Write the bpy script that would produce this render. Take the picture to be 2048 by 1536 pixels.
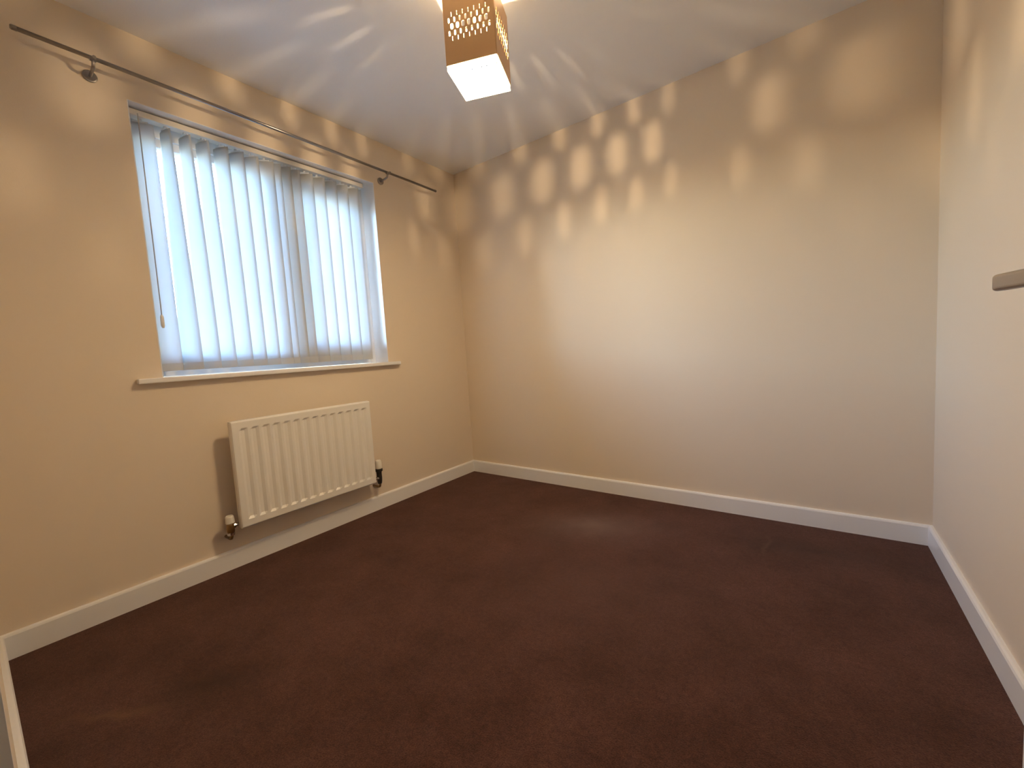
import bpy, bmesh, math, random
from mathutils import Matrix, Vector

# ------------------------------------------------------------------ scene, camera, world, exposure
for o in list(bpy.data.objects):
    bpy.data.objects.remove(o, do_unlink=True)
SC = bpy.context.scene
COL = SC.collection
random.seed(7)

W, D, H = 2.729, 2.5085, 2.40          # room: x 0..W, y -D..0, z 0..H (window wall at x=0, far wall at y=0)

cam = bpy.data.cameras.new('camera')
cam.sensor_width = 36.0
cam.lens = 821.2 / 2048.0 * 36.0
cam.clip_start = 0.002
cam_o = bpy.data.objects.new('camera', cam)
COL.objects.link(cam_o)
RIGHT = Vector((0.80530157, 0.58969881, -0.06119391))
DOWN = Vector((-0.00215846, -0.10030031, -0.99495487))
FWD = Vector((-0.59286147, 0.8013708, -0.07949915))
cm = Matrix((RIGHT, -DOWN, -FWD)).transposed().to_4x4()
cm.translation = Vector((2.306, -2.5065, 0.9778))
cam_o.matrix_world = cm
SC.camera = cam_o

wd = bpy.data.worlds.new('world')
SC.world = wd
wd.use_nodes = True
nt = wd.node_tree
bg = nt.nodes['Background']
sky = nt.nodes.new('ShaderNodeTexSky')
sky.sky_type = 'NISHITA'
sky.sun_disc = False
sky.sun_elevation = math.radians(38)
sky.sun_rotation = math.radians(90)
sky.air_density = 1.0
sky.dust_density = 0.1
sky.ozone_density = 2.5
nt.links.new(sky.outputs[0], bg.inputs['Color'])
bg.inputs['Strength'].default_value = 5.3

sun = bpy.data.lights.new('sun', 'SUN')
sun.energy = 9.0
sun.angle = math.radians(0.6)
sun.color = (1.0, 0.93, 0.82)
sun_o = bpy.data.objects.new('sun', sun)
COL.objects.link(sun_o)
sun_o.rotation_euler = (0, math.radians(50), math.radians(20))     # comes from behind the house, never through the window

portal = bpy.data.lights.new('window_portal', 'AREA')
portal.shape = 'RECTANGLE'
portal.size, portal.size_y = 1.16, 1.2
portal.cycles.is_portal = True
portal_o = bpy.data.objects.new('window_portal', portal)
COL.objects.link(portal_o)
portal_o.matrix_world = Matrix.Translation((-0.215, -1.366, 1.54)) @ Matrix.Rotation(math.radians(-90), 4, 'Y')

vs = SC.view_settings
vs.view_transform = 'Standard'
vs.look = 'None'
vs.exposure = 0.12
vs.gamma = 1.0
vs.use_curve_mapping = False
SC.cycles.use_denoising = True
SC.cycles.max_bounces = 7
SC.cycles.diffuse_bounces = 4
SC.cycles.sample_clamp_indirect = 8.0
SC.cycles.caustics_reflective = False
SC.cycles.caustics_refractive = False

# ------------------------------------------------------------------ materials
def mat(name, color, rough=0.5, metal=0.0, bump=None, spec=0.5):
    m = bpy.data.materials.new(name)
    m.use_nodes = True
    b = m.node_tree.nodes['Principled BSDF']
    b.inputs['Base Color'].default_value = (*color, 1)
    b.inputs['Roughness'].default_value = rough
    b.inputs['Metallic'].default_value = metal
    b.inputs['Specular IOR Level'].default_value = spec
    if bump:
        scale, strength, dist = bump
        n = m.node_tree.nodes
        tc = n.new('ShaderNodeTexCoord')
        tx = n.new('ShaderNodeTexNoise')
        tx.inputs['Scale'].default_value = scale
        tx.inputs['Detail'].default_value = 4
        bp = n.new('ShaderNodeBump')
        bp.inputs['Strength'].default_value = strength
        bp.inputs['Distance'].default_value = dist
        L = m.node_tree.links
        L.new(tc.outputs['Object'], tx.inputs['Vector'])
        L.new(tx.outputs['Fac'], bp.inputs['Height'])
        L.new(bp.outputs['Normal'], b.inputs['Normal'])
    return m

WALL = mat('magnolia_emulsion', (0.80, 0.685, 0.55), 0.55, bump=(220, 0.12, 0.002), spec=0.35)
CEIL = mat('white_ceiling_paint', (0.90, 0.90, 0.92), 0.8, bump=(160, 0.15, 0.002), spec=0.2)
GLOSS = mat('white_gloss_paint', (0.88, 0.87, 0.87), 0.28)
JAMB = mat('scuffed_white_paint', (0.80, 0.76, 0.70), 0.4)
UPVC = mat('white_upvc', (0.86, 0.87, 0.88), 0.3)
RADW = mat('radiator_enamel', (0.86, 0.83, 0.77), 0.32)
STEEL = mat('brushed_steel', (0.42, 0.39, 0.36), 0.34, 1.0, bump=(400, 0.05, 0.001))
POLE = mat('dark_satin_steel', (0.33, 0.31, 0.30), 0.30, 1.0)
BRASS = mat('tarnished_brass', (0.34, 0.22, 0.10), 0.35, 1.0)
CHROME = mat('dull_chrome', (0.55, 0.52, 0.50), 0.2, 1.0)
VALVEW = mat('valve_white_plastic', (0.84, 0.80, 0.70), 0.4)
BLACKP = mat('black_plastic', (0.03, 0.025, 0.02), 0.45)
RAIL = mat('headrail_enamel', (0.78, 0.74, 0.68), 0.4)
PLASTIC = mat('milky_plastic', (0.82, 0.86, 0.90), 0.25)
CORD = mat('cord_grey', (0.45, 0.42, 0.38), 0.7)
SHADE = mat('brown_shade_metal', (0.78, 0.50, 0.26), 0.38, 0.6)
SHADEIN = mat('shade_inner_pale', (0.78, 0.74, 0.66), 0.6)
DOTM = mat('diffuser_dot', (0.10, 0.07, 0.04), 0.5)
BRICKM = mat('buff_brick', (0.52, 0.36, 0.23), 0.85, bump=(30, 0.3, 0.01))
ROOFM = mat('roof_tile', (0.30, 0.17, 0.12), 0.8)
PAVE = mat('dull_paving', (0.27, 0.27, 0.26), 0.9, bump=(20, 0.3, 0.01))
DARKGL = mat('dark_window_glass', (0.05, 0.06, 0.07), 0.08)

# scuff marks on the door lining: small dark spots low down
def scuff():
    n, L = JAMB.node_tree.nodes, JAMB.node_tree.links
    tc = n.new('ShaderNodeTexCoord')
    nz = n.new('ShaderNodeTexNoise'); nz.inputs['Scale'].default_value = 38; nz.inputs['Detail'].default_value = 5
    cr = n.new('ShaderNodeValToRGB')
    cr.color_ramp.elements[0].position = 0.62; cr.color_ramp.elements[0].color = (0.80, 0.76, 0.70, 1)
    cr.color_ramp.elements[1].position = 0.72; cr.color_ramp.elements[1].color = (0.32, 0.28, 0.23, 1)
    L.new(tc.outputs['Object'], nz.inputs['Vector']); L.new(nz.outputs['Fac'], cr.inputs['Fac'])
    L.new(cr.outputs['Color'], n['Principled BSDF'].inputs['Base Color'])
scuff()

def carpet_mat():
    m = mat('brown_carpet', (0.05, 0.028, 0.022), 0.95, spec=0.1)
    n, L = m.node_tree.nodes, m.node_tree.links
    b = n['Principled BSDF']
    tc = n.new('ShaderNodeTexCoord')
    def noise(sc, det, rough=0.55):
        t = n.new('ShaderNodeTexNoise')
        t.inputs['Scale'].default_value = sc; t.inputs['Detail'].default_value = det; t.inputs['Roughness'].default_value = rough
        L.new(tc.outputs['Object'], t.inputs['Vector'])
        return t
    def ramp(src, p0, c0, p1, c1):
        r = n.new('ShaderNodeValToRGB')
        r.color_ramp.elements[0].position = p0; r.color_ramp.elements[0].color = (*c0, 1)
        r.color_ramp.elements[1].position = p1; r.color_ramp.elements[1].color = (*c1, 1)
        L.new(src, r.inputs['Fac'])
        return r
    big = ramp(noise(3.6, 9, 0.74).outputs['Fac'], 0.34, (0.052, 0.0195, 0.0135), 0.68, (0.104, 0.045, 0.035))
    mid = ramp(noise(70, 3, 0.7).outputs['Fac'], 0.30, (0.72, 0.72, 0.72), 0.70, (1.26, 1.26, 1.26))
    fine = ramp(noise(260, 2).outputs['Fac'], 0.30, (0.55, 0.55, 0.55), 0.72, (1.45, 1.42, 1.40))
    mul = n.new('ShaderNodeMix'); mul.data_type = 'RGBA'; mul.blend_type = 'MULTIPLY'; mul.inputs['Factor'].default_value = 1
    L.new(big.outputs['Color'], mul.inputs['A']); L.new(fine.outputs['Color'], mul.inputs['B'])
    mul2 = n.new('ShaderNodeMix'); mul2.data_type = 'RGBA'; mul2.blend_type = 'MULTIPLY'; mul2.inputs['Factor'].default_value = 1
    L.new(mul.outputs['Result'], mul2.inputs['A']); L.new(mid.outputs['Color'], mul2.inputs['B'])
    last = mul2.outputs['Result']
    WOB = noise(9, 4)
    # lighter and darker marks, some worn, one with daylight sheen painted in: (x, y, half length, half width, angle, colour, strength)
    for (x, y, a, w_, ang, colr, st) in MARKS:
        mp = n.new('ShaderNodeMapping')
        mp.vector_type = 'TEXTURE'
        mp.inputs['Location'].default_value = (x, y, 0)
        mp.inputs['Rotation'].default_value = (0, 0, math.radians(ang))
        mp.inputs['Scale'].default_value = (a, w_, 1)
        wob = WOB
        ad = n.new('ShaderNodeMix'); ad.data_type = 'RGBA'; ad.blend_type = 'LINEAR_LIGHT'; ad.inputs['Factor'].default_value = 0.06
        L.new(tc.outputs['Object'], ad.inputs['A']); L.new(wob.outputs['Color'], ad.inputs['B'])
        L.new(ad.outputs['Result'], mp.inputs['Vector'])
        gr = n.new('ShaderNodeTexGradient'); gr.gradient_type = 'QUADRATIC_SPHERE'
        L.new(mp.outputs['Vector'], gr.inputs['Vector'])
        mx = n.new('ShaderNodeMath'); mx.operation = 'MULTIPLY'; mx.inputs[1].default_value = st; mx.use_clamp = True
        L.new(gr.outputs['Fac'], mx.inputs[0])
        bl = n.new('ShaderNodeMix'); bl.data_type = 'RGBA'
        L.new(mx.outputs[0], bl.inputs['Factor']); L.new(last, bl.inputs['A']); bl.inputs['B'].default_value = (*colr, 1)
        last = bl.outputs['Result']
    L.new(last, b.inputs['Base Color'])
    bp = n.new('ShaderNodeBump'); bp.inputs['Strength'].default_value = 0.7; bp.inputs['Distance'].default_value = 0.006
    L.new(noise(330, 3).outputs['Fac'], bp.inputs['Height'])
    L.new(bp.outputs['Normal'], b.inputs['Normal'])
    b.inputs['Sheen Weight'].default_value = 0.25
    b.inputs['Sheen Roughness'].default_value = 0.6
    b.inputs['Sheen Tint'].default_value = (0.5, 0.35, 0.3, 1)
    return m
MARKS = []

def vane_mat():
    m = bpy.data.materials.new('blind_fabric')
    m.use_nodes = True
    n, L = m.node_tree.nodes, m.node_tree.links
    n.remove(n['Principled BSDF'])
    out = n['Material Output']
    d = n.new('ShaderNodeBsdfDiffuse'); d.inputs['Color'].default_value = (0.80, 0.78, 0.74, 1)
    t = n.new('ShaderNodeBsdfTranslucent'); t.inputs['Color'].default_value = (0.86, 0.90, 0.93, 1)
    mx = n.new('ShaderNodeMixShader'); mx.inputs[0].default_value = 0.5
    L.new(d.outputs[0], mx.inputs[1]); L.new(t.outputs[0], mx.inputs[2]); L.new(mx.outputs[0], out.inputs['Surface'])
    return m
VANE = vane_mat()
POCKET = vane_mat(); POCKET.name = 'blind_pocket'
POCKET.node_tree.nodes['Mix Shader'].inputs[0].default_value = 0.42

def glass_mat():
    m = bpy.data.materials.new('window_glass')
    m.use_nodes = True
    n, L = m.node_tree.nodes, m.node_tree.links
    n.remove(n['Principled BSDF'])
    tr = n.new('ShaderNodeBsdfTransparent'); tr.inputs['Color'].default_value = (0.93, 0.97, 0.97, 1)
    gl = n.new('ShaderNodeBsdfGlossy'); gl.inputs['Roughness'].default_value = 0.02
    lw = n.new('ShaderNodeLayerWeight'); lw.inputs['Blend'].default_value = 0.25
    mx = n.new('ShaderNodeMixShader')
    L.new(lw.outputs['Fresnel'], mx.inputs[0]); L.new(tr.outputs[0], mx.inputs[1]); L.new(gl.outputs[0], mx.inputs[2])
    L.new(mx.outputs[0], n['Material Output'].inputs['Surface'])
    return m
GLASS = glass_mat()

def emit_mat(name, color, strength, trans=None):
    m = bpy.data.materials.new(name)
    m.use_nodes = True
    n, L = m.node_tree.nodes, m.node_tree.links
    n.remove(n['Principled BSDF'])
    e = n.new('ShaderNodeEmission'); e.inputs['Color'].default_value = (*color, 1); e.inputs['Strength'].default_value = strength
    res = e.outputs[0]
    if trans:
        t = n.new('ShaderNodeBsdfTranslucent'); t.inputs['Color'].default_value = (*trans, 1)
        a = n.new('ShaderNodeAddShader'); L.new(res, a.inputs[0]); L.new(t.outputs[0], a.inputs[1]); res = a.outputs[0]
    L.new(res, n['Material Output'].inputs['Surface'])
    return m

# ------------------------------------------------------------------ mesh helpers
def obj(name, bm, material, parent=None, smooth=False, bevel=0.0, seg=2):
    me = bpy.data.meshes.new(name)
    bmesh.ops.recalc_face_normals(bm, faces=bm.faces)
    bm.to_mesh(me); bm.free()
    mats = material if isinstance(material, (list, tuple)) else [material]
    for m in mats: me.materials.append(m)
    o = bpy.data.objects.new(name, me)
    COL.objects.link(o)
    if smooth:
        for p in me.polygons: p.use_smooth = True
    if bevel:
        b = o.modifiers.new('bevel', 'BEVEL'); b.width = bevel; b.segments = seg; b.limit_method = 'ANGLE'
    if parent is not None: o.parent = parent
    return o

def tag(o, label, cat=None, group=None, kind=None):
    o['label'] = label
    if cat: o['category'] = cat
    if group: o['group'] = group
    if kind: o['kind'] = kind
    return o

def empty(name, loc=(0, 0, 0), rz=0.0):
    e = bpy.data.objects.new(name, None)
    COL.objects.link(e)
    e.location = loc; e.rotation_euler = (0, 0, rz); e.empty_display_size = 0.05
    return e

def box(bm, x0, x1, y0, y1, z0, z1):
    v = [bm.verts.new((x, y, z)) for x in (x0, x1) for y in (y0, y1) for z in (z0, z1)]
    for f in ((0, 1, 3, 2), (4, 6, 7, 5), (0, 4, 5, 1), (2, 3, 7, 6), (0, 2, 6, 4), (1, 5, 7, 3)):
        bm.faces.new([v[i] for i in f])

def B(*boxes):
    bm = bmesh.new()
    for b in boxes: box(bm, *b)
    return bm

def tube(bm, pts, r, n=16, caps=True):
    pts = [Vector(p) for p in pts]
    rs = r if isinstance(r, (list, tuple)) else [r] * len(pts)
    rings = []
    ref = None
    for i, p in enumerate(pts):
        a = pts[max(i - 1, 0)]; c = pts[min(i + 1, len(pts) - 1)]
        t = (c - a).normalized()
        if ref is None:
            ref = Vector((0, 0, 1)) if abs(t.z) < 0.9 else Vector((1, 0, 0))
        u = t.cross(ref).normalized(); w = u.cross(t).normalized(); ref = w
        rings.append([bm.verts.new(p + (u * math.cos(2 * math.pi * k / n) + w * math.sin(2 * math.pi * k / n)) * rs[i]) for k in range(n)])
    for a, b in zip(rings, rings[1:]):
        for k in range(n):
            bm.faces.new((a[k], a[(k + 1) % n], b[(k + 1) % n], b[k]))
    if caps:
        bm.faces.new(rings[0]); bm.faces.new(rings[-1])

def T(pts, r, n=16):
    bm = bmesh.new(); tube(bm, pts, r, n); return bm

def prism(bm, prof, place):
    """profile (list of 2-D points) swept between two placements: place(u, v, end) -> 3-D point"""
    a = [bm.verts.new(place(u, v, 0)) for u, v in prof]
    b = [bm.verts.new(place(u, v, 1)) for u, v in prof]
    k = len(prof)
    bm.faces.new(a); bm.faces.new(b)
    for i in range(k): bm.faces.new((a[i], a[(i + 1) % k], b[(i + 1) % k], b[i]))

# ------------------------------------------------------------------ room shell
def struct(name, bm, m, label, **kw):
    o = obj(name, bm, m, **kw); o['kind'] = 'structure'; o['label'] = label; return o

WY0, WY1, WZ0, WZ1 = -1.963, -0.768, 0.957, 2.122       # window opening in the left wall
TH = 0.27                                                # outer wall thickness
DX0, DX1, DZ = 1.905, 2.690, 2.03                        # doorway in the front wall
LY = -3.75                                               # landing behind the doorway

MARKS += [(1.33, -0.52, 0.62, 0.34, 23, (0.17, 0.115, 0.105), 0.85),      # rubbed patch near the far wall, daylight sheen painted into its pale grey
          (1.55, -1.05, 0.9, 0.75, 10, (0.088, 0.046, 0.037), 0.45),
          (0.67, -2.33, 0.24, 0.035, 46, (0.15, 0.075, 0.038), 0.8),        # pale streak by the near corner
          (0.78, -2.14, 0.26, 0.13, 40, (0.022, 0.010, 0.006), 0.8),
          (2.124, -0.34, 0.17, 0.022, 92, (0.15, 0.085, 0.06), 0.75),
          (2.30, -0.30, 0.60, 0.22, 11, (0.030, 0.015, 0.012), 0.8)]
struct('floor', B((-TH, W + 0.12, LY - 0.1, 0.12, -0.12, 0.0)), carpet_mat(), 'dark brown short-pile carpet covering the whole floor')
struct('ceiling', B((-TH, W + 0.12, LY - 0.1, 0.12, H, H + 0.2)), CEIL, 'flat white ceiling')
struct('wall_left', B((-TH, 0, LY, WY0, 0, H), (-TH, 0, WY1, 0.12, 0, H), (-TH, 0, WY0, WY1, 0, WZ0 - 0.022), (-TH, 0, WY0, WY1, WZ1, H)), WALL, 'cream painted wall with the window and radiator')
struct('wall_back', B((0, W, 0, 0.12, 0, H)), WALL, 'plain cream wall dotted with light from the lamp')
struct('wall_right', B((W, W + 0.12, LY, 0.12, 0, H)), WALL, 'plain cream wall behind the open door')
struct('wall_front', B((0, DX0 - 0.028, -D - 0.1, -D, 0, H), (DX0 - 0.028, DX1 + 0.028, -D - 0.1, -D, DZ + 0.028, H), (DX1 + 0.028, W, -D - 0.1, -D, 0, H)), WALL, 'cream wall beside the doorway at the near left edge')
struct('wall_landing', B((0, W, LY - 0.1, LY, 0, H)), WALL, 'cream landing wall outside the doorway')
struct('trim_1', B((DX0 - 0.028, DX0, -D - 0.1, -D, 0, DZ), (DX1, DX1 + 0.028, -D - 0.1, -D, 0, DZ), (DX0 - 0.028, DX1 + 0.028, -D - 0.1, -D, DZ, DZ + 0.028)), JAMB, 'scuffed white painted door lining')

BT, BH = 0.016, 0.092
prof = [(0, 0), (BT, 0), (BT, BH - 0.009), (BT - 0.003, BH - 0.003), (BT - 0.008, BH), (0, BH)]
def skirting(name, label, f):
    bm = bmesh.new(); prism(bm, prof, f); return struct(name, bm, GLOSS, label)
skirting('baseboard_left', 'white skirting board under the window and radiator', lambda u, v, e: (u, (-D + u, -u)[e], v))
skirting('baseboard_back', 'white skirting board along the far wall', lambda u, v, e: ((u, W - u)[e], -u, v))
skirting('baseboard_right', 'white skirting board along the right wall', lambda u, v, e: (W - u, (-D + u, -u)[e], v))
skirting('baseboard_front', 'short white skirting board at the near left corner', lambda u, v, e: ((u, DX0 - 0.03)[e], -D + u, v))

# ------------------------------------------------------------------ window
win = empty('window_1', (-0.16, (WY0 + WY1) / 2, WZ0)); win['kind'] = 'structure'; win['label'] = 'white plastic window with two lights behind the vertical blind'
def wchild(name, bm, m, parent=None, **kw):
    o = obj(name, bm, m, **kw)
    if parent is None: parent = win
    o.parent = parent; o.matrix_parent_inverse = Matrix.Translation(win.location).inverted() if parent is win else Matrix.Identity(4)
    return o
FX0, FX1 = -0.205, -0.135
MU = -1.285                                             # mullion centre
def frame(y0, y1, z0, z1, w, h, x0, x1):
    return B((x0, x1, y0, y0 + w, z0, z1), (x0, x1, y1 - w, y1, z0, z1), (x0, x1, y0 + w, y1 - w, z0, z0 + h), (x0, x1, y0 + w, y1 - w, z1 - h, z1))
FW, FH, MW = 0.040, 0.066, 0.026
wchild('window_frame', frame(WY0, WY1, WZ0, WZ1, FW, FH, FX0, FX1), UPVC, bevel=0.004)
wchild('mullion', B((FX0, FX1, MU - MW, MU + MW, WZ0 + FH, WZ1 - FH)), UPVC, bevel=0.004)
wchild('glazing_bead', frame(WY0 + FW, MU - MW, WZ0 + FH, WZ1 - FH, 0.026, 0.038, FX0 + 0.02, FX1 - 0.008), UPVC, bevel=0.003)
wchild('casement_sash', frame(MU + MW, WY1 - FW, WZ0 + FH, WZ1 - FH, 0.036, 0.072, FX0 + 0.005, FX1 + 0.012), UPVC, bevel=0.004)
wchild('pane', B((-0.172, -0.168, WY0 + FW + 0.02, MU - MW - 0.02, WZ0 + FH + 0.04, WZ1 - FH - 0.04)), GLASS)
wchild('pane', B((-0.172, -0.168, MU + MW + 0.03, WY1 - FW - 0.03, WZ0 + FH + 0.06, WZ1 - FH - 0.06)), GLASS)
sill = B((-0.135, 0.0, WY0, WY1, WZ0 - 0.022, WZ0))
box(sill, 0.0, 0.034, WY0 - 0.088, WY1 + 0.078, WZ0 - 0.022, WZ0)
wchild('window_sill', sill, GLOSS, bevel=0.004)
# white painted reveal linings (soffit and jambs)
wchild('reveal_lining', B((-0.135, 0.0005, WY0 - 0.0005, WY0 + 0.003, WZ0, WZ1), (-0.135, 0.0005, WY1 - 0.003, WY1 + 0.0005, WZ0, WZ1), (-0.135, 0.0005, WY0, WY1, WZ1 - 0.003, WZ1 + 0.0005)), GLOSS)

# ------------------------------------------------------------------ vertical blind
BX = -0.066
blind = empty('vertical_blind', (BX, -1.366, 2.10))
tag(blind, 'off-white vertical blind with long fabric vanes hanging in the window', 'blind')
def bl(name, bm, m, parent=None, **kw):
    o = obj(name, bm, m, **kw)
    o.parent = parent or blind
    o.matrix_parent_inverse = Matrix.Translation(blind.location).inverted() if parent is None else Matrix.Identity(4)
    return o
ZT, ZB = 2.090, 0.983
bl('headrail', B((BX - 0.022, BX + 0.022, WY0 + 0.006, WY1 - 0.05, ZT - 0.002, ZT + 0.024)), RAIL, bevel=0.003)
LV = 0.089
delta = [0, .016, .020, .020, .028, .027, .026, .026, -.004, -.018, -.036, -.030, -.026, -.020, -.013, -.008]
ptop = [24, 80, 76, 72, 66, 62, 58, 40, 46, 50, 50, 50, 50, 50, 50, 50]
pbot = [18, 40, 36, 38, 40, 40, 40, 30, 40, 44, 44, 44, 44, 44, 44, 44]
NV, NU = 18, 6
for i in range(16):
    cy = -1.912 + 0.0685 * i + delta[i]
    bm = bmesh.new(); wt = bmesh.new()
    def pt(u, z, off=0.0):
        k = (ZT - 0.02 - z) / (ZT - 0.02 - ZB)
        k = max(0.0, min(1.0, k))
        ph = math.radians(ptop[i] + (pbot[i] - ptop[i]) * (k ** 0.9))
        cur = 0.006 * (1 - (2 * u) ** 2) + off             # gentle cross curl of the fabric
        a = u * LV
        return (BX + a * math.sin(ph) + cur * math.cos(ph), cy + a * math.cos(ph) - cur * math.sin(ph), z)
    rows = []
    for j in range(NV + 1):
        z = ZB + (ZT - 0.02 - ZB) * j / NV
        rows.append([bm.verts.new(pt(-0.5 + q / NU, z)) for q in range(NU + 1)])
    for a, b in zip(rows, rows[1:]):
        for q in range(NU): bm.faces.new((a[q], a[q + 1], b[q + 1], b[q]))
    v = bl('vane', bm, VANE, smooth=True)
    v.modifiers.new('thickness', 'SOLIDIFY').thickness = 0.0006
    v.matrix_parent_inverse = Matrix.Translation(blind.location).inverted()
    # weight pocket at the foot of the vane
    r0 = [[wt.verts.new(pt(-0.49 + 0.98 * q / NU, ZB + 0.001 + 0.034 * j, off)) for q in range(NU + 1)] for j, off in ((0, 0.0012), (1, 0.0012))]
    for q in range(NU): wt.faces.new((r0[0][q], r0[0][q + 1], r0[1][q + 1], r0[1][q]))
    w = bl('bottom_weight', wt, POCKET, parent=v)
    # hanger clip joining vane and rail
    ph = math.radians(ptop[i])
    hb = bmesh.new()
    box(hb, -0.003, 0.003, -0.026, 0.026, ZT - 0.030, ZT - 0.012)
    box(hb, -0.002, 0.002, -0.006, 0.006, ZT - 0.012, ZT + 0.002)
    bmesh.ops.transform(hb, matrix=Matrix.Translation((BX, cy, 0)) @ Matrix.Rotation(-ph, 4, 'Z'), verts=hb.verts)
    bl('vane_hanger', hb, PLASTIC, parent=v)
    # link chain to the next vane
    if i < 15:
        cy2 = -1.912 + 0.0685 * (i + 1) + delta[i + 1]
        a = Vector(pt(0.46, ZB + 0.035)); b_ = Vector((BX - 0.035, cy2 - 0.025, ZB + 0.035))
        m_ = (a + b_) / 2 - Vector((0, 0, 0.014))
        bl('link_chain', T([a, a.lerp(m_, 0.6) - Vector((0, 0, 0.004)), m_, b_.lerp(m_, 0.6) - Vector((0, 0, 0.004)), b_], 0.0011, 6), PLASTIC)
cord = bl('control_cord', T([(-0.028, -1.9265, ZT), (-0.028, -1.932, 1.19)], 0.0022, 8), CORD)
bl('cord_weight', T([(-0.028, -1.932, 1.235), (-0.028, -1.932, 1.225), (-0.028, -1.932, 1.185), (-0.028, -1.932, 1.175)], [0.003, 0.007, 0.0075, 0.004], 12), VALVEW, smooth=True)

# ------------------------------------------------------------------ curtain pole
pole = empty('curtain_pole', (0.08, -1.28, 2.18))
tag(pole, 'thin dark metal curtain pole on brackets above the window', 'curtain pole')
def pp(name, bm, m, parent=None, **kw):
    o = obj(name, bm, m, **kw); o.parent = parent or pole
    o.matrix_parent_inverse = Matrix.Translation(pole.location).inverted() if parent is None else Matrix.Identity(4)
    return o
def pz(y): return 2.196 + (y + 2.255) * (-0.020 / 1.955)
pp('pole_rod', T([(0.08, -2.255, pz(-2.255)), (0.08, -0.30, pz(-0.30))], 0.0075, 20), POLE, smooth=True)
for y0, s in ((-2.255, -1), (-0.30, 1)):
    pp('end_cap', T([(0.08, y0, pz(y0)), (0.08, y0 + s * 0.012, pz(y0)), (0.08, y0 + s * 0.016, pz(y0))], [0.0088, 0.0088, 0.006], 20), POLE, smooth=False)
for yb in (-2.068, -0.712):
    P = pz(yb)
    br = bmesh.new()
    tube(br, [(0.003, yb, P - 0.033), (0.05, yb, P - 0.033), (0.072, yb, P - 0.029), (0.08, yb, P - 0.017), (0.08, yb, P - 0.007)], 0.0055, 12)
    b = pp('bracket', br, POLE, smooth=True)
    pp('wall_plate', T([(0.0, yb, P - 0.033), (0.006, yb, P - 0.033), (0.008, yb, P - 0.033)], [0.022, 0.022, 0.018], 24), POLE, parent=b)
    cup = bmesh.new()
    n = 14
    ring = [[cup.verts.new((0.08 + r * math.cos(math.pi + math.pi * k / n), yb + dy, P + 0.000 + r * math.sin(math.pi + math.pi * k / n))) for k in range(n + 1)] for r, dy in ((0.0078, -0.009), (0.0115, -0.009), (0.0115, 0.009), (0.0078, 0.009))]
    for a in range(4):
        r1, r2 = ring[a], ring[(a + 1) % 4]
        for k in range(n): cup.faces.new((r1[k], r1[k + 1], r2[k + 1], r2[k]))
    cup.faces.new([ring[a][0] for a in range(4)]); cup.faces.new([ring[a][n] for a in range(4)])
    pp('pole_cup', cup, POLE, parent=b)
    pp('thumb_screw', T([(0.0905, yb, P - 0.005), (0.100, yb, P - 0.007), (0.101, yb, P - 0.007), (0.108, yb, P - 0.008)], [0.002, 0.002, 0.006, 0.006], 12), POLE, parent=b)

# ------------------------------------------------------------------ radiator
RY0, RY1, RZ0, RZ1, RX = -1.765, -1.012, 0.213, 0.727, 0.110
rad = empty('radiator', (0.07, (RY0 + RY1) / 2, RZ0))
tag(rad, 'white ribbed panel radiator fixed to the wall under the window', 'radiator')
def rp(name, bm, m, parent=None, **kw):
    o = obj(name, bm, m, **kw); o.parent = parent or rad
    o.matrix_parent_inverse = Matrix.Translation(rad.location).inverted() if parent is None else Matrix.Identity(4)
    return o
bm = bmesh.new()
NCH = 14
ys = [RY0, RY0 + 0.006]; depth = [-0.007, 0.0]
zs = [(RZ0, -0.006, 0), (RZ0 + 0.006, 0, 0), (RZ0 + 0.036, 0, 0), (RZ0 + 0.047, 0, 1), (RZ1 - 0.047, 0, 1), (RZ1 - 0.036, 0, 0), (RZ1 - 0.006, 0, 0), (RZ1, -0.006, 0)]
pitch = (RY1 - RY0 - 0.05) / NCH
colsY = [(RY0, -0.007, 0), (RY0 + 0.004, -0.001, 0), (RY0 + 0.010, 0, 0)]
for k in range(NCH):
    c0 = RY0 + 0.025 + pitch * (k + 0.5)
    colsY += [(c0 - 0.020, 0, 0), (c0 - 0.0075, 0, 1), (c0 + 0.0075, 0, 1), (c0 + 0.020, 0, 0)]
colsY += [(RY1 - 0.010, 0, 0), (RY1 - 0.004, -0.001, 0), (RY1, -0.007, 0)]
g = [[bm.verts.new((RX + min(dy, dz) - 0.0095 * (ry * rz), y, z)) for (y, dy, ry) in colsY] for (z, dz, rz) in zs]
for a, b in zip(g, g[1:]):
    for q in range(len(colsY) - 1): bm.faces.new((a[q], a[q + 1], b[q + 1], b[q]))
# returns to the back of the panel
XB = RX - 0.034
rim = [g[0][q] for q in range(len(colsY))] + [g[r][-1] for r in range(1, len(zs))] + [g[-1][q] for q in range(len(colsY) - 2, -1, -1)] + [g[r][0] for r in range(len(zs) - 2, 0, -1)]
bk = [bm.verts.new((XB, v.co.y, v.co.z)) for v in rim]
for k in range(len(rim)):
    bm.faces.new((rim[k], rim[(k + 1) % len(rim)], bk[(k + 1) % len(rim)], bk[k]))
bm.faces.new(bk)
rp('radiator_panel', bm, RADW, smooth=False)
rp('top_seam', T([(RX - 0.022, RY0 + 0.004, RZ1 - 0.001), (RX - 0.022, RY1 - 0.004, RZ1 - 0.001)], 0.004, 10), RADW, smooth=True)
for y0 in (RY0 - 0.001, RY1 - 0.003):
    rp('side_seam', B((XB + 0.002, RX - 0.012, y0, y0 + 0.004, RZ0 + 0.006, RZ1 - 0.006)), RADW, bevel=0.0015)
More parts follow.
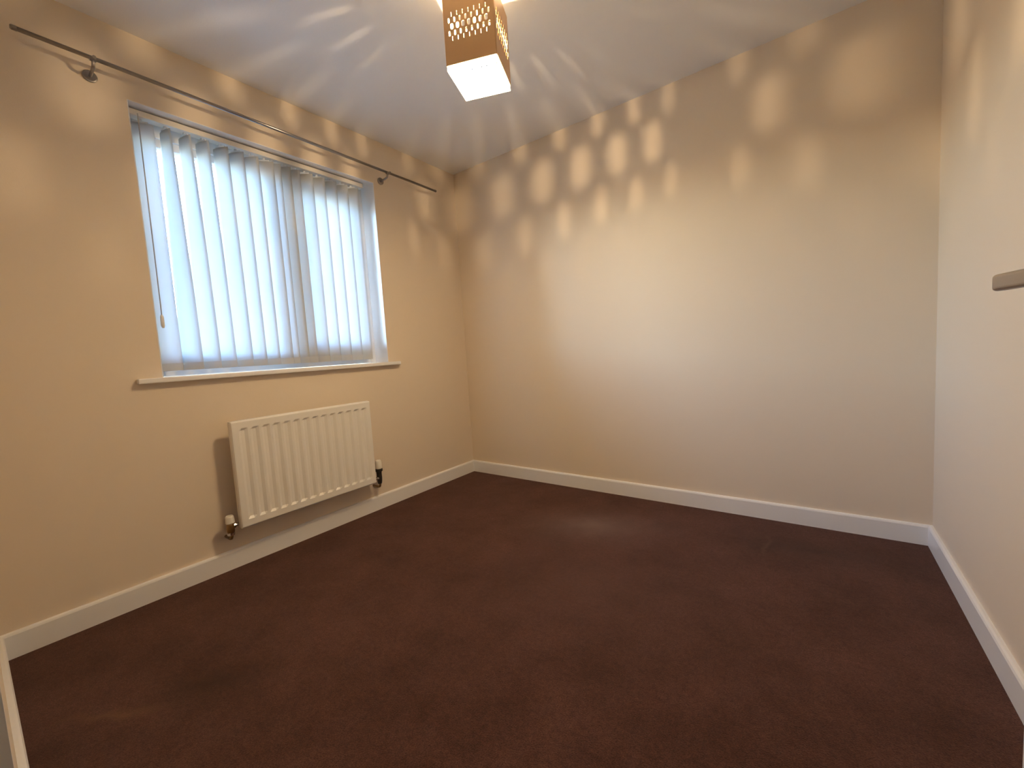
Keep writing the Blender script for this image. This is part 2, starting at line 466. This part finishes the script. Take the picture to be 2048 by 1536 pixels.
for yb in (RY0 + 0.13, RY1 - 0.13):
    rp('wall_bracket', B((0.0005, 0.004, yb - 0.015, yb + 0.015, RZ0 + 0.05, RZ1 - 0.06), (0.0005, XB, yb - 0.012, yb - 0.009, RZ0 + 0.06, RZ0 + 0.09), (0.0005, XB, yb - 0.012, yb - 0.009, RZ1 - 0.10, RZ1 - 0.07)), RADW)
# left: lockshield valve with a small white cap; right: thermostatic head
vx = 0.072
lv = rp('lockshield_valve', T([(vx, -1.800, 0.196), (vx, -1.800, 0.205), (vx, -1.800, 0.222), (vx, -1.800, 0.24), (vx, -1.800, 0.247)], [0.012, 0.016, 0.017, 0.016, 0.014], 14), BRASS, smooth=False)
lv['label'] = 'brass valve with white cap at the left foot'
rp('valve_tail', T([(vx, RY0 + 0.004, 0.231), (vx, -1.780, 0.231), (vx, -1.780, 0.231), (vx, -1.797, 0.231)], [0.0075, 0.0075, 0.012, 0.012], 14), CHROME, parent=lv)
rp('valve_cap', T([(vx, -1.800, 0.247), (vx, -1.800, 0.250), (vx, -1.800, 0.278), (vx, -1.800, 0.284)], [0.017, 0.0195, 0.0175, 0.014], 18), VALVEW, parent=lv)
rp('union_nut', T([(vx, -1.800, 0.190), (vx, -1.800, 0.204)], 0.0165, 6), CHROME, parent=lv)
rp('feed_pipe', T([(vx, -1.800, 0.195), (vx, -1.800, 0.182), (vx - 0.006, -1.800, 0.172), (vx - 0.018, -1.800, 0.168), (0.001, -1.800, 0.168)], 0.0075, 12), BRASS, parent=lv, smooth=True)
rv = rp('thermostat_valve', T([(vx, -0.966, 0.190), (vx, -0.966, 0.205), (vx, -0.966, 0.225), (vx, -0.966, 0.250), (vx, -0.966, 0.268)], [0.012, 0.015, 0.0165, 0.0155, 0.0165], 14), BLACKP, smooth=False)
rv['label'] = 'valve with cream head at the right foot'
rp('valve_tail', T([(vx, RY1 - 0.004, 0.226), (vx, -0.986, 0.226), (vx, -0.986, 0.226), (vx, -0.970, 0.226)], [0.0075, 0.0075, 0.012, 0.012], 14), CHROME, parent=rv)
rp('collar', T([(vx, -0.966, 0.268), (vx, -0.966, 0.271), (vx, -0.966, 0.284), (vx, -0.966, 0.287)], [0.019, 0.0235, 0.0235, 0.020], 18), BLACKP, parent=rv)
rp('valve_head', T([(vx, -0.966, 0.287), (vx, -0.966, 0.292), (vx, -0.966, 0.325), (vx, -0.966, 0.338), (vx, -0.966, 0.342)], [0.019, 0.0215, 0.020, 0.017, 0.011], 18), VALVEW, parent=rv, smooth=False)
rp('feed_pipe', T([(vx, -0.966, 0.196), (vx, -0.966, 0.180), (vx - 0.006, -0.966, 0.170), (vx - 0.018, -0.966, 0.166), (0.001, -0.966, 0.166)], 0.0075, 12), BRASS, parent=rv, smooth=True)

# ------------------------------------------------------------------ ceiling lamp
LS, LROT = 0.190, math.radians(21.5)
LC = (1.290, -1.216)
LZ0, LZ1 = 2.018, 2.274
lamp = empty('ceiling_lamp', (LC[0], LC[1], H), LROT)
tag(lamp, 'brown square box lamp with oval slots and a glowing base', 'lamp')
def lp(name, bm, m, parent=None, **kw):
    o = obj(name, bm, m, **kw); o.parent = parent or lamp
    return o                                             # built in lamp space, origin on the ceiling
def stadium(cx, cz, w, h, n=7):
    r = min(w / 2, h / 2)
    p = []
    for s, zc in ((1, cz + h / 2 - r), (-1, cz - h / 2 + r)):
        for k in range(n + 1):
            a = math.pi * k / n + (0 if s > 0 else math.pi)
            p.append((cx + r * math.cos(a), zc + r * math.sin(a)))
    return p
def slotted_panel():
    cu = bpy.data.curves.new('panel', 'CURVE')
    cu.dimensions = '2D'; cu.fill_mode = 'BOTH'; cu.extrude = 0.0009
    hw = LS / 2 - 0.0009
    z0, z1 = LZ0 - H, LZ1 - H
    loops = [[(-hw, z0), (hw, z0), (hw, z1), (-hw, z1)]]
    S, ZM = 0.0214, 2.1467 - H
    for k in range(-3, 4):
        loops.append(stadium(k * S, ZM, 0.0112, 0.0205))
        loops.append(stadium(k * S, ZM + 0.040, 0.0022, 0.015))
        loops.append(stadium(k * S, ZM - 0.041, 0.0022, 0.015))
    for k in range(8):
        x = (k - 3.5) * S
        loops.append(stadium(x, ZM + 0.0208, 0.0060, 0.0175))
        loops.append(stadium(x, ZM - 0.0228, 0.0060, 0.0175))
    for lo in loops:
        sp = cu.splines.new('POLY'); sp.points.add(len(lo) - 1); sp.use_cyclic_u = True
        for p, (x, y) in zip(sp.points, lo): p.co = (x, y, 0, 1)
    o = bpy.data.objects.new('panel_curve', cu); COL.objects.link(o)
    bpy.context.view_layer.update()
    me = bpy.data.meshes.new_from_object(o.evaluated_get(bpy.context.evaluated_depsgraph_get()))
    bpy.data.objects.remove(o, do_unlink=True)
    me.materials.clear(); me.materials.append(SHADE); me.materials.append(SHADEIN)
    # curve plane xy -> stand it up: local x stays, y -> z, outward normal is -y
    me.transform(Matrix.Rotation(math.radians(90), 4, 'X'))
    me.transform(Matrix.Translation((0, -LS / 2, 0)))
    me.update()
    for p in me.polygons: p.material_index = 1 if p.normal.y > 0.7 else 0
    me.name = 'side_panel'
    return me
pm = slotted_panel()
for k in range(4):
    o = bpy.data.objects.new('side_panel', pm); COL.objects.link(o)
    o.parent = lamp; o.rotation_euler = (0, 0, k * math.pi / 2)
h = LS / 2 - 0.002
WARM = (1.0, 0.74, 0.42)
DIFF = emit_mat('lamp_diffuser', (1.0, 0.73, 0.42), 148.0)
BULB = emit_mat('lamp_bulb', (1.0, 0.74, 0.42), 3.0)
bt = BULB.node_tree
_tr = bt.nodes.new('ShaderNodeBsdfTransparent'); _ad = bt.nodes.new('ShaderNodeAddShader')
bt.links.new(bt.nodes['Emission'].outputs[0], _ad.inputs[0]); bt.links.new(_tr.outputs[0], _ad.inputs[1])
bt.links.new(_ad.outputs[0], bt.nodes['Material Output'].inputs['Surface'])
bl_ = bpy.data.lights.new('bulb_filament', 'POINT')
bl_.energy = 22.0; bl_.color = (1.0, 0.74, 0.44); bl_.shadow_soft_size = 0.004
bl_o = bpy.data.objects.new('bulb_filament', bl_); COL.objects.link(bl_o); bl_o.parent = lamp; bl_o.location = (0, 0, 2.149 - H)
g_ = h - 0.004
df = lp('diffuser', B((-g_, g_, -g_, g_, 2.000 - H, 2.0195 - H)), DIFF, bevel=0.002)
EDGE = emit_mat('diffuser_edge_glass', (1.0, 0.76, 0.44), 50.0)
lp('diffuser_edge', B((-h, h, -h, -g_, 2.0005 - H, 2.0195 - H), (-h, h, g_, h, 2.0005 - H, 2.0195 - H), (-h, -g_, -g_, g_, 2.0005 - H, 2.0195 - H), (g_, h, -g_, g_, 2.0005 - H, 2.0195 - H)), EDGE, parent=df)
lp('diffuser_light_stop', B((-h, h, -h, h, 2.0197 - H, 2.0225 - H)), SHADEIN)  # opaque plate added inside the lamp to stop the diffuser's upward glow
df['label'] = 'glowing frosted glass base'
lp('top_rim', B((-h, h, -h, -h + 0.008, LZ1 - H - 0.012, LZ1 - H - 0.010), (-h, h, h - 0.008, h, LZ1 - H - 0.012, LZ1 - H - 0.010), (-h, -h + 0.008, -h + 0.008, h - 0.008, LZ1 - H - 0.012, LZ1 - H - 0.010), (h - 0.008, h, -h + 0.008, h - 0.008, LZ1 - H - 0.012, LZ1 - H - 0.010)), SHADEIN)
lp('cross_bar', B((-h, h, -0.007, 0.007, LZ1 - H - 0.016, LZ1 - H - 0.013)), SHADE)
lp('stem', T([(0, 0, -0.02), (0, 0, LZ1 - H - 0.014)], 0.006, 14), CHROME, smooth=True)
lp('ceiling_rose', T([(0, 0, 0), (0, 0, -0.018), (0, 0, -0.024)], [0.05, 0.05, 0.040], 32), SHADE)
lp('lamp_holder', T([(0, 0, LZ1 - H - 0.014), (0, 0, 2.195 - H), (0, 0, 2.185 - H)], [0.013, 0.015, 0.011], 16), PLASTIC)
bmb = bmesh.new()
bmesh.ops.create_icosphere(bmb, subdivisions=2, radius=0.013, matrix=Matrix.Translation((0, 0, 2.149 - H)))
lp('bulb', bmb, BULB, smooth=True)
lp('bulb_neck', T([(0, 0, 2.185 - H), (0, 0, 2.160 - H)], [0.007, 0.006], 12), PLASTIC)
for row, (yy, r) in enumerate(((-h + 0.016, 0.0032), (-h + 0.031, 0.0017))):
    for k in range(6):
        x = -0.005 + 0.0185 * k - row * 0.002
        lp('diffuser_dot', T([(x, yy, 2.0005 - H), (x, yy, 1.9993 - H)], r, 10), DOTM, parent=df)  # small dark discs in two rows on the glass

# ------------------------------------------------------------------ open door at the right edge
hx, hy = 2.668, -2.490
ang = math.atan2(-1.766 - hy, 2.514 - hx)                # direction hinge -> free edge (left face)
door = empty('door_1', (hx, hy, 0.0), ang)               # local x runs along the leaf, local +y faces the camera side
door['kind'] = 'structure'; door['label'] = 'white door standing open at the right edge of the picture'
def dp(name, bm, m, parent=None, **kw):
    o = obj(name, bm, m, **kw); o.parent = parent or door; return o
DW = math.hypot(-1.766 - hy, 2.514 - hx)
dp('door_leaf', B((0, DW, -0.036, 0, 0.008, 2.0)), GLOSS, bevel=0.002)
for zc in (0.25, 1.75):
    dp('hinge', T([(-0.004, -0.036 - 0.004, zc - 0.05), (-0.004, -0.036 - 0.004, zc + 0.05)], 0.006, 12), STEEL)
HX, HZ = DW - 0.055, 1.020
hd = dp('door_handle', T([(HX, 0.0, HZ), (HX, 0.007, HZ), (HX, 0.010, HZ)], [0.026, 0.026, 0.023], 32), STEEL)
hd['label'] = 'brushed steel lever handle'
lev = bmesh.new()
tube(lev, [(HX, 0.008, HZ), (HX, 0.052, HZ)], 0.0072, 20)
dp('lever_neck', lev, STEEL, parent=hd, smooth=True)
dp('lever', B((HX - 0.112, HX + 0.009, 0.049, 0.063, HZ - 0.0095, HZ + 0.0085)), STEEL, parent=hd, bevel=0.004, seg=4)
dp('latch_plate', B((DW - 0.0005, DW + 0.0015, -0.029, -0.007, HZ - 0.08, HZ + 0.08)), STEEL)

# ------------------------------------------------------------------ outside: paved yard and a house across the way
struct('ground_outside', B((-40, -TH, -30, 30, -2.9, -2.8)), PAVE, 'grey paving outside the window')
hs = empty('terraced_house', (-17, -6.5, -2.8))
tag(hs, 'buff brick terraced house with tiled roof glimpsed through the left blind gap, lengthened unseen to block low sky', 'house')
def hp(name, bm, m, parent=None):
    o = obj(name, bm, m); o.parent = parent or hs; return o
hp('house_wall', B((-3, 3, -11.5, 11.5, 0, 4.3)), BRICKM)  # row made longer than the glimpsed house to block low sky light
rb = bmesh.new(); prism(rb, [(-3.4, 4.25), (3.4, 4.25), (0, 5.6)], lambda u, v, e: (u, (-11.8, 11.8)[e], v)); rf = hp('house_roof', rb, ROOFM)
hp('chimney', B((-0.4, 0.4, 3.4, 4.1, 5.0, 6.3)), BRICKM, parent=rf)
for yw in (-9.5, -6.3, -3.1, 0.1, 3.3, 6.5, 9.7):
    for zw in (0.8, 2.9):
        f = hp('house_window', B((2.99, 3.05, yw - 0.6, yw + 0.6, zw, zw + 1.1)), UPVC)
        hp('house_pane', B((3.04, 3.06, yw - 0.52, yw + 0.52, zw + 0.08, zw + 1.02)), DARKGL, parent=f)
